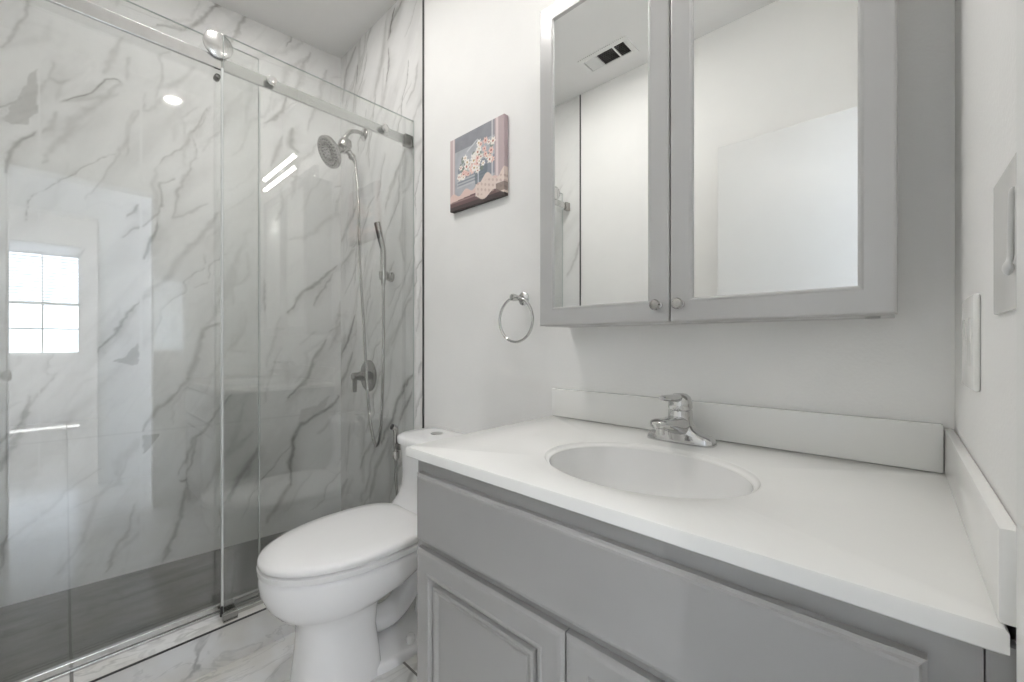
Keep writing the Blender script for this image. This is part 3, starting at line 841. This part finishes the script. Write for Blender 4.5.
# ================================================================== TOILET
TX = -1.395
def egg(y0, y1, hw, z, n=56, ef=2.0, eb=2.6, yc=None, cx=TX):
    if yc is None: yc = y0 + (y1 - y0) * 0.56
    pts = []
    for j in range(n):
        a = 2 * PI * j / n
        c, s_ = math.cos(a), math.sin(a)
        e_ = ef if s_ < 0 else eb
        r = 2.0 / e_
        x = hw * math.copysign(abs(c) ** r, c)
        y = (yc - y0 if s_ < 0 else y1 - yc) * math.copysign(abs(s_) ** r, s_)
        pts.append(Vector((cx + x, yc + y, z)))
    return pts
toilet = empty('toilet', (TX, 0.75, 0), 'white one piece toilet between the shower and vanity', 'toilet')
k = MB()
PX_ = TX + 0.018
k.loft([egg(0.482, 0.735, 0.124, 0.0, eb=5, ef=2.4, cx=PX_), egg(0.482, 0.735, 0.124, 0.02, eb=5, ef=2.4, cx=PX_), egg(0.490, 0.73, 0.117, 0.08, eb=5, ef=2.4, cx=PX_), egg(0.497, 0.72, 0.110, 0.16, eb=5, ef=2.4, cx=PX_), egg(0.495, 0.725, 0.110, 0.205, eb=5, ef=2.4, cx=PX_),
        egg(0.476, 0.735, 0.124, 0.236, eb=4, cx=TX + 0.01), egg(0.440, 0.78, 0.158, 0.258, eb=3), egg(0.415, 0.87, 0.186, 0.292, eb=3), egg(0.398, 0.96, 0.199, 0.335, eb=3), egg(0.394, 1.0, 0.203, 0.372, eb=3), egg(0.398, 1.0, 0.200, 0.386, eb=3), egg(0.415, 0.99, 0.190, 0.391, eb=3)])
# trapway behind the pedestal and the rear foot
k.tube(smooth_path([(TX, 0.70, 0.11), (TX, 0.82, 0.09), (TX, 0.90, 0.14), (TX, 0.97, 0.25)]), 0.045, 20)
k.tube(smooth_path([(TX, 0.96, 0.24), (TX, 1.01, 0.15), (TX, 1.0, 0.06), (TX, 0.99, 0.0)]), 0.05, 20)
k.loft([egg(0.66, 1.08, 0.150, 0.0, eb=5, ef=5, yc=0.87), egg(0.66, 1.08, 0.150, 0.022, eb=5, ef=5, yc=0.87), egg(0.67, 1.07, 0.138, 0.032, eb=5, ef=5, yc=0.87)])
k.build('bowl', M['porcelain'], toilet, True, 60)
def tk(z, y0, y1, hw, e_=4.5, f=3.0):
    return egg(y0, y1, hw, z, ef=f, eb=e_, yc=(y0 + y1) / 2)
k = MB()
k.loft([tk(0.30, 0.93, 1.10, 0.17), tk(0.385, 0.87, 1.13, 0.196), tk(0.405, 0.872, 1.135, 0.194), tk(0.43, 0.90, 1.14, 0.185), tk(0.465, 0.925, 1.14, 0.174), tk(0.51, 0.94, 1.142, 0.164), tk(0.57, 0.94, 1.142, 0.157), tk(0.63, 0.932, 1.142, 0.154), tk(0.687, 0.925, 1.142, 0.153)])
k.build('tank', M['porcelain'], toilet, True, 60)
k = MB()
k.loft([tk(0.690, 0.928, 1.140, 0.150), tk(0.6905, 0.914, 1.144, 0.158), tk(0.711, 0.912, 1.145, 0.160), tk(0.718, 0.918, 1.142, 0.155), tk(0.722, 0.932, 1.13, 0.142), tk(0.723, 0.97, 1.09, 0.09)])
k.build('tank_lid', M['porcelain'], toilet, True, 60)
k = MB(); k.lathe((TX, 1.045, 0.7215), (0, 0, 1), [(0, 0.026), (0.0035, 0.026), (0.005, 0.023), (0.0045, 0.021), (0.005, 0.002)]); k.build('flush_button', M['satin'], toilet, True)
k = MB()
k.loft([egg(0.402, 0.93, 0.196, 0.3925, eb=3.4), egg(0.392, 0.932, 0.204, 0.395, eb=3.4), egg(0.391, 0.932, 0.205, 0.411, eb=3.4), egg(0.402, 0.93, 0.199, 0.4145, eb=3.4)])
k.build('seat', M['seat'], toilet, True, 50)
k = MB()
k.loft([egg(0.404, 0.93, 0.197, 0.4175, eb=3.4), egg(0.393, 0.932, 0.204, 0.420, eb=3.4), egg(0.392, 0.932, 0.205, 0.430, eb=3.4), egg(0.396, 0.93, 0.202, 0.438, eb=3.4), egg(0.416, 0.92, 0.190, 0.4445, eb=3.2), egg(0.46, 0.88, 0.15, 0.450, eb=3), egg(0.54, 0.79, 0.08, 0.453)])
k.build('lid', M['seat'], toilet, True, 50)
for sx in (-0.075, 0.075):
    k = MB(); k.tube([(TX + sx - 0.025, 0.925, 0.416), (TX + sx + 0.025, 0.925, 0.416)], 0.012, 14); k.build('hinge', M['seat'], toilet, True)
for sx in (-0.120, 0.120):
    k = MB(); k.lathe((TX + sx, 0.84, 0.028), (0, 0, 1), [(0, 0.016), (0.02, 0.016), (0.03, 0.012), (0.034, 0.002)]); k.build('bolt_cap', M['seat'], toilet, True)

sp = Vector((-1.575, 0.958, 0.722))
e = empty('bidet_sprayer', sp, 'slim nickel bidet sprayer hooked beside the toilet tank', 'bidet sprayer')
k = MB(); k.tube([sp + Vector((0, -0.012, 0.02)), sp + Vector((0, 0.003, 0.010)), sp + Vector((0, 0.006, -0.01)), sp + Vector((0, 0.006, -0.075)), sp + Vector((0, 0.006, -0.088))], [0.013, 0.013, 0.011, 0.011, 0.009], 14); k.build('handle', M['nickel'], e, True)
k = MB(); k.lathe(sp + Vector((0, -0.0112, 0.0196)), Vector((0, -0.9, 0.4)), [(0, 0.0125), (0.003, 0.012), (0.0035, 0.002)]); k.build('spray_face', M['dark'], e, True)
k = MB(); k.tube([sp + Vector((0, 0.006, -0.088)), sp + Vector((0, 0.006, -0.092)), sp + Vector((0, 0.006, -0.115)), sp + Vector((0, 0.006, -0.125))], [0.013, 0.015, 0.014, 0.008], 14); k.build('valve', M['nickel'], e, True)
k = MB(); k.tube(smooth_path([sp + Vector((0, 0.006, -0.12)), sp + Vector((0, 0.01, -0.25)), sp + Vector((0.015, 0.03, -0.40)), sp + Vector((0.03, 0.09, -0.50)), sp + Vector((0.04, 0.15, -0.50)), sp + Vector((0.04, 0.194, -0.50))]), 0.006, 10); k.build('hose', M['gunmetal'], e, True)
k = MB(); k.box((sp.x + 0.008, sp.y - 0.004, sp.z - 0.075), (sp.x + 0.042, sp.y + 0.016, sp.z - 0.05), 0.002); k.box((sp.x + 0.030, sp.y - 0.004, sp.z - 0.075), (sp.x + 0.034, sp.y + 0.016, sp.z - 0.02), 0.001); k.build('hook', M['nickel'], e)

# ================================================================== VANITY
def rect_loop(x0, x1, z0, z1, i, y):
    return [(x0 + i, y, z0 + i), (x1 - i, y, z0 + i), (x1 - i, y, z1 - i), (x0 + i, y, z1 - i)]
def front_panel(mb, x0, x1, z0, z1, yf, prof, cap=True):
    """prof: (inset, depth behind the front face)"""
    mb.loft([rect_loop(x0, x1, z0, z1, i, yf + d) for i, d in prof], True, cap)
VF = 0.576
vx0, vx1 = -0.842, 0.058
van = empty('vanity_cabinet', ((vx0 + vx1) / 2, 0.85, 0), 'grey painted vanity cabinet under the white sink counter', 'cabinet')
k = MB()
yb_ = VF + 0.0205
k.box((vx0, yb_, 0.10), (vx0 + 0.018, YB - 0.013, 0.8255)); k.box((vx1 - 0.018, yb_, 0.10), (vx1, YB - 0.013, 0.8255))
k.box((vx0, YB - 0.0125, 0.10), (vx1, YB - 0.002, 0.8255)); k.box((vx0 + 0.0185, yb_, 0.10), (vx1 - 0.0185, YB - 0.013, 0.118))
xa, xb = vx0 + 0.045, vx1 - 0.055
k.box((xa, VF, 0.770), (xb, VF + 0.02, 0.8255)); k.box((xa, VF, 0.600), (xb, VF + 0.02, 0.660)); k.box((xa, VF, 0.10), (xb, VF + 0.02, 0.15))
k.box((vx0, VF, 0.10), (xa, VF + 0.02, 0.8255)); k.box((xb, VF, 0.10), (vx1, VF + 0.02, 0.8255)); k.box((-0.42, VF, 0.15), (-0.36, VF + 0.02, 0.60))
k.box((vx0, VF + 0.06, 0.0), (vx1, VF + 0.075, 0.10))
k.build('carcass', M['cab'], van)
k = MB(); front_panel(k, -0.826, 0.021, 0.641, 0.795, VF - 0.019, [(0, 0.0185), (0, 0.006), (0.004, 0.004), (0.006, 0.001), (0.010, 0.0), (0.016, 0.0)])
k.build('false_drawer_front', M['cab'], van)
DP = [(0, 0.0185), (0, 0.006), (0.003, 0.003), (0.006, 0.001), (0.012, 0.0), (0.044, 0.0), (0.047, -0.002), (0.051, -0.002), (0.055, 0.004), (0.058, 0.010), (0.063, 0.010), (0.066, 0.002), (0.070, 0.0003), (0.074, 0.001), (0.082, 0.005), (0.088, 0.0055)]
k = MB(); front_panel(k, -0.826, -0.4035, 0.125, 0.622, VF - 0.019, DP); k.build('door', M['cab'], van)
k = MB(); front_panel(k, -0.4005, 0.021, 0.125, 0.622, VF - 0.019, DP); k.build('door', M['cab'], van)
k = MB(); k.box((vx1 + 0.0015, VF + 0.002, 0.0), (XR - 0.001, VF + 0.02, 0.826)); k.build('filler_strip', M['cab'], van)

# counter with sink
cx0, cx1, cy0, cy1, cz, ct = -0.868, 0.0715, 0.558, YB - 0.001, 0.85, 0.024
SXc, SYc, SA, SB = -0.39, 0.812, 0.213, 0.168
top = empty('countertop', ((cx0 + cx1) / 2, 0.85, cz), 'white counter with oval basin and low splashes on the grey vanity', 'countertop')
k = MB()
N_ = 96
ang = sorted(set([2 * PI * j / N_ for j in range(N_)] + [math.atan2(y - SYc, x - SXc) % (2 * PI) for x in (cx0, cx1) for y in (cy0, cy1)]))
def ray_rect(a, i):
    dx, dy = math.cos(a), math.sin(a)
    t = min(((cx1 - i - SXc) / dx if dx > 1e-9 else (cx0 + i - SXc) / dx if dx < -1e-9 else 9), ((cy1 - i - SYc) / dy if dy > 1e-9 else (cy0 + i - SYc) / dy if dy < -1e-9 else 9))
    return SXc + dx * t, SYc + dy * t
def ray_ell(a, k_):
    dx, dy = math.cos(a), math.sin(a)
    t = 1 / math.sqrt((dx / (SA * k_)) ** 2 + (dy / (SB * k_)) ** 2)
    return SXc + dx * t, SYc + dy * t
rings = [[(*ray_ell(a, 1.0), cz - ct) for a in ang], [(*ray_rect(a, 0.002), cz - ct) for a in ang], [(*ray_rect(a, 0), cz - ct + 0.002) for a in ang], [(*ray_rect(a, 0), cz - 0.004) for a in ang], [(*ray_rect(a, 0.0013), cz - 0.001) for a in ang], [(*ray_rect(a, 0.004), cz) for a in ang],
         [(*ray_ell(a, 1.03), cz) for a in ang], [(*ray_ell(a, 1.01), cz - 0.0015) for a in ang], [(*ray_ell(a, 1.0), cz - 0.005) for a in ang], [(*ray_ell(a, 0.985), cz - 0.008) for a in ang], [(*ray_ell(a, 0.962), cz - 0.0095) for a in ang], [(*ray_ell(a, 0.955), cz - 0.012) for a in ang], [(*ray_ell(a, 0.957), cz - 0.016) for a in ang], [(*ray_ell(a, 1.0), cz - ct) for a in ang]]
k.loft(rings, False, False)
bmesh.ops.remove_doubles(k.bm, verts=list(k.bm.verts), dist=1e-6)
k.build('slab', M['counter'], top, True, 30)
k = MB()
prof = [(0.952, 0.013), (0.945, 0.018), (0.935, 0.026), (0.90, 0.047), (0.84, 0.078), (0.74, 0.108), (0.58, 0.130), (0.38, 0.142), (0.18, 0.147), (0.1, 0.148)]
inn = [[(*ray_ell(a, s_), cz - d) for a in ang] for s_, d in prof]
outr = [[(*ray_ell(a, s_ + 0.03), cz - d - 0.012) for a in ang] for s_, d in reversed(prof)]
k.loft(inn + outr + [inn[0]], False, False)
bmesh.ops.remove_doubles(k.bm, verts=list(k.bm.verts), dist=1e-6)
k.build('sink_basin', M['basin'], top, True, 60)
k = MB(); k.lathe((SXc, SYc, cz - 0.1495), (0, 0, 1), [(0, 0.024), (0.003, 0.024), (0.004, 0.02), (0.002, 0.016), (0.002, 0.002)]); k.build('drain', M['chrome'], top, True)
k = MB(); k.box((cx0 + 0.0005, YB - 0.021, cz + 0.0003), (XR - 0.0155, YB - 0.001, cz + 0.094), 0.004); k.build('backsplash', M['counter'], top, True, 30)
k = MB(); k.box((XR - 0.0148, cy0 + 0.006, cz + 0.0003), (XR - 0.0012, YB - 0.001, cz + 0.086), 0.003); k.build('side_splash', M['counter'], top, True, 30)

# faucet
FX, FYc = -0.401, 1.056
fa = empty('faucet', (FX, FYc, cz), 'chrome single lever faucet behind the oval basin', 'faucet')
k = MB()
def oval(hx_, hy_, z, n=40, e_=2.6):
    return [(FX + hx_ * math.copysign(abs(math.cos(2*PI*j/n)) ** (2/e_), math.cos(2*PI*j/n)), FYc + hy_ * math.copysign(abs(math.sin(2*PI*j/n)) ** (2/e_), math.sin(2*PI*j/n)), z) for j in range(n)]
k.loft([oval(0.083, 0.031, cz + 0.0005, 40, 3.5), oval(0.084, 0.0315, cz + 0.003, 40, 3.5), oval(0.081, 0.029, cz + 0.014, 40, 3.5), oval(0.076, 0.026, cz + 0.021, 40, 3.2), oval(0.055, 0.026, cz + 0.027, 40, 3), oval(0.040, 0.027, cz + 0.036, 40, 2.4), oval(0.033, 0.027, cz + 0.045, 40, 2)])
k.build('base', M['chrome'], fa, True, 50)
k = MB(); k.lathe((FX, FYc, cz + 0.01), (0, -0.03, 1), [(0, 0.034), (0.022, 0.033), (0.034, 0.0315), (0.05, 0.0295), (0.070, 0.0285), (0.072, 0.027)], 32); k.build('body', M['chrome'], fa, True)
k = MB()
sp_ = [(FYc - 0.005, 0.040, 0.028, 0.026), (FYc - 0.04, 0.048, 0.026, 0.021), (FYc - 0.08, 0.056, 0.023, 0.015), (FYc - 0.115, 0.062, 0.021, 0.0125), (FYc - 0.136, 0.064, 0.018, 0.011), (FYc - 0.144, 0.063, 0.011, 0.007)]
k.loft([[(FX + hw_ * math.copysign(abs(math.cos(2*PI*j/20)) ** 0.7, math.cos(2*PI*j/20)), y, cz + zc + hh * math.copysign(abs(math.sin(2*PI*j/20)) ** 0.7, math.sin(2*PI*j/20))) for j in range(20)] for y, zc, hw_, hh in sp_])
k.build('spout', M['chrome'], fa, True, 50)
k = MB(); k.tube([(FX, FYc - 0.124, cz + 0.056), (FX, FYc - 0.124, cz + 0.038)], 0.010, 16); k.build('aerator', M['satin'], fa, True)
k = MB()
k.lathe((FX, FYc - 0.002, cz + 0.084), (0, -0.05, 1), [(0, 0.0275), (0.004, 0.029), (0.020, 0.028), (0.030, 0.0245), (0.037, 0.016), (0.039, 0.002)], 32)
hp = [(FYc + 0.012, 0.106, 0.014, 0.012), (FYc - 0.03, 0.113, 0.0135, 0.010), (FYc - 0.07, 0.117, 0.012, 0.0085), (FYc - 0.105, 0.120, 0.0105, 0.0065), (FYc - 0.114, 0.1205, 0.007, 0.004)]
k.loft([[(FX + hw_ * math.cos(2*PI*j/16), y, cz + zc + hh * math.sin(2*PI*j/16)) for j in range(16)] for y, zc, hw_, hh in hp])
k.build('lever_handle', M['chrome'], fa, True, 50)

# ================================================================== MIRROR CABINET
mx0, mx1, mz0, mz1, mf = -0.813, 0.0, 1.150, 2.125, 1.0
mc = empty('mirror_cabinet', ((mx0 + mx1) / 2, YB, mz0), 'pale grey wall cabinet with two mirrored doors over the sink', 'cabinet')
k = MB()
k.box((mx0 + 0.004, mf + 0.021, mz0), (mx1 - 0.004, YB - 0.001, mz1), 0.001, 1)
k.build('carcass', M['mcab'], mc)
mid = (mx0 + mx1) / 2
FP = [(0, 0.0195), (0, 0.004), (0.002, 0.001), (0.005, 0.0), (0.046, 0.0), (0.049, -0.0015), (0.052, -0.001), (0.0545, 0.003), (0.055, 0.009)]
for x0, x1, kx in ((mx0, mid - 0.0015, mid - 0.027), (mid + 0.0015, mx1, mid + 0.027)):
    k = MB(); front_panel(k, x0, x1, mz0 + 0.001, mz1, mf, FP, False)
    d = k.build('door', M['mcab'], mc)
    q = MB(); front_panel(q, x0 + 0.054, x1 - 0.054, mz0 + 0.055, mz1 - 0.054, mf + 0.004, [(0, 0.004), (0, 0.0)])
    q.build('mirror', M['mirror'], d)
    q = MB(); q.lathe((kx, mf, mz0 + 0.042), (0, -1, 0), [(-0.001, 0.010), (0.003, 0.010), (0.005, 0.006), (0.014, 0.006), (0.018, 0.012), (0.024, 0.0135), (0.029, 0.011), (0.031, 0.002)], 24); q.build('knob', M['nickel'], d, True)
k = MB(); k.lathe((mx1 - 0.035, mf + 0.05, mz0 + 0.0005), (0, 0, -1), [(0, 0.012), (0.005, 0.011), (0.006, 0.002)]); k.build('rubber_foot', M['mcab'], mc, True)

# ================================================================== WALL THINGS
# flower picture
px0, px1, pz0, pz1, pf = -1.416, -1.092, 1.662, 1.968, YB - 0.022
def paint(U, Z):
    u = (U - px0) / (px1 - px0); v = (Z - pz0) / (pz1 - pz0)
    c = np.empty(U.shape + (3,))
    n = fbm(u * 9, v * 9, 3)[..., None]
    c[:] = (0.44, 0.45, 0.48)
    c = c * (0.8 + 0.4 * n)
    sky = (v > 0.80)[..., None]
    c = np.where(sky, np.array([0.27, 0.275, 0.30]) * (0.85 + 0.3 * n), c)
    def put(mask, col, a=1.0):
        nonlocal c
        c = np.where(mask[..., None], c * (1 - a) + np.array(col) * a, c)
    # pale hills of window light and blue grey shutters
    put((v > 0.32) & (v < 0.56) & (u > 0.16) & (u < 0.86), (0.22, 0.24, 0.28), 0.8)
    for i in range(5):
        put((np.abs(v - (0.30 + i * 0.045)) < 0.012) & (u > 0.14) & (u < 0.66), (0.58, 0.58, 0.60), 0.7)
    # curtains at both sides
    put((u < 0.10) & (v > 0.12), (0.55, 0.44, 0.44)); put((u > 0.06) & (u < 0.085) & (v > 0.12), (0.72, 0.64, 0.63))
    put((u > 0.84) & (v > 0.16), (0.50, 0.40, 0.41)); put((u > 0.86) & (u < 0.90) & (v > 0.16), (0.72, 0.62, 0.62))
    put(np.abs(u - 0.80) < 0.012, (0.66, 0.64, 0.66), 0.8)
    # glass jar with stems
    put((np.abs(u - 0.60) < 0.12 - 0.05 * (0.5 - v)) & (v > 0.20) & (v < 0.47), (0.16, 0.19, 0.22), 0.85)
    put((np.abs(u - 0.55) < 0.012) & (v > 0.2) & (v < 0.46), (0.62, 0.66, 0.70), 0.8)
    # sill and cloth
    put(v < 0.15 + 0.03 * (u), (0.15, 0.09, 0.09)); put((v < 0.055), (0.07, 0.05, 0.05)); put(np.abs(v - 0.115) < 0.012, (0.36, 0.25, 0.24), 0.7)
    put((v > 0.12 + 0.06 * u) & (v < 0.20 + 0.07 * u + 0.03 * np.sin(u * 25)), (0.74, 0.56, 0.51))
    put((u > 0.50) & (v < 0.30 + 0.06 * np.sin(u * 20)) & (v > 0.07 + 0.04 * np.sin(u * 17)), (0.76, 0.64, 0.58))
    put((u > 0.52) & (v < 0.27) & (v > 0.09) & ((np.sin(u * 95) + np.sin(v * 90 + u * 30)) > 0.8), (0.50, 0.36, 0.32), 0.6)
    put((u > 0.86) & (v > 0.06) & (v < 0.17), (0.20, 0.15, 0.13), 0.8)
    rr = random.Random(11)
    # leaves then blooms
    for i in range(16):
        fx, fy = rr.uniform(0.2, 0.8), rr.uniform(0.45, 0.70)
        put(((u - fx) / 0.03) ** 2 + ((v - fy) / 0.05) ** 2 < 1, (0.20, 0.24, 0.19), 0.8)
    spots = [(0.22, 0.56), (0.28, 0.48), (0.34, 0.60), (0.40, 0.52), (0.36, 0.44), (0.46, 0.63), (0.50, 0.53), (0.44, 0.45), (0.56, 0.70), (0.60, 0.60), (0.66, 0.68), (0.70, 0.57), (0.74, 0.74), (0.78, 0.62), (0.64, 0.50), (0.54, 0.44), (0.80, 0.50), (0.30, 0.67), (0.20, 0.44), (0.68, 0.78), (0.56, 0.79)]
    spots += [(rr.uniform(0.18, 0.48), rr.uniform(0.40, 0.62)) for _ in range(12)] + [(rr.uniform(0.5, 0.82), rr.uniform(0.45, 0.80)) for _ in range(14)]
    for i, (fx, fy) in enumerate(spots):
        r = rr.uniform(0.035, 0.06)
        d = np.hypot(u - fx, v - fy); a = np.arctan2(v - fy, u - fx)
        put(d < r * (0.82 + 0.18 * np.cos(a * 6 + i)), [(0.86, 0.80, 0.74), (0.82, 0.58, 0.52), (0.88, 0.84, 0.80)][i % 3])
        put(d < r * 0.28, [(0.42, 0.14, 0.12), (0.38, 0.12, 0.12), (0.55, 0.38, 0.2)][i % 3])
    put((np.abs(v - (0.80 + (u - 0.45) * 0.5)) < 0.012) & (np.abs(u - 0.44) < 0.1), (0.66, 0.66, 0.68), 0.8)
    return c
pic = pattern_sheet('wall_picture', lambda u, v, d: np.stack([u, np.full_like(u, pf) + d, v], -1), px0, px1, pz0, pz1, 0.0022, paint, 0.021, M['canvas'])
tag(pic, 'small square canvas of pink and white flowers above the toilet', 'picture')

# towel ring
rx, rz = -1.012, 1.262
e = empty('towel_ring', (rx, YB, rz), 'round chrome towel ring on the wall left of the mirror cabinet', 'towel ring')
k = MB(); k.lathe((rx, YB, rz), (0, -1, 0), [(0, 0.025), (0.004, 0.025), (0.008, 0.02), (0.012, 0.011)]); k.build('wall_plate', M['chrome'], e, True)
k = MB(); k.lathe((rx, YB - 0.008, rz), (0, -1, 0), [(0, 0.011), (0.03, 0.009), (0.035, 0.012), (0.05, 0.0135), (0.058, 0.011), (0.06, 0.002)]); k.build('post', M['chrome'], e, True)
k = MB(); k.torus((rx + 0.004, YB - 0.050, rz - 0.080), 0.080, 0.0048, (0, 1, 0)); k.build('ring', M['chrome'], e, True)

# switch plate
sy0, sy1, sz0, sz1 = 0.815, 0.945, 1.035, 1.165
e = empty('light_switch', (XR, (sy0 + sy1) / 2, 1.10), 'white double wall switch above the side splash', 'switch')
k = MB(); k.box((XR - 0.007, sy0, sz0), (XR - 0.0002, sy1, sz1), 0.003); k.build('cover_plate', M['plastic'], e, True, 50)
for yc_ in (sy0 + 0.042, sy1 - 0.042):
    k = MB()
    k.loft([[(XR - x_, yc_ + s1 * 0.0165, z) for s1 in (-1, 1)] + [(XR - 0.0065, yc_ + 0.0165, z), (XR - 0.0065, yc_ - 0.0165, z)] for x_, z in ((0.0072, 1.067), (0.0072, 1.098), (0.0075, 1.1), (0.0095, 1.133))])
    k.build('rocker', M['plastic'], e)
# hook board
e = empty('hook_board', (XR, 0.62, 1.2), 'pale wall board with small grey hooks above the switch at the right edge', 'hook board')
k = MB(); k.box((XR - 0.004, 0.49, 1.130), (XR - 0.0002, 0.685, 1.268), 0.0015); k.build('board', M['plastic'], e, True, 50)
for yc_ in (0.575, 0.520):
    k = MB()
    k.tube(smooth_path([(XR - 0.0035, yc_, 1.238), (XR - 0.0055, yc_, 1.232), (XR - 0.0060, yc_, 1.20), (XR - 0.0062, yc_, 1.178), (XR - 0.0080, yc_ - 0.003, 1.170)]), 0.0022, 10)
    k.lathe((XR - 0.0080, yc_ - 0.003, 1.172), (0, 0, -1), [(0, 0.002), (0.003, 0.0034), (0.007, 0.0036), (0.010, 0.0026), (0.012, 0.001)], 14)
    k.build('hook', M['hookgrey'], e, True)
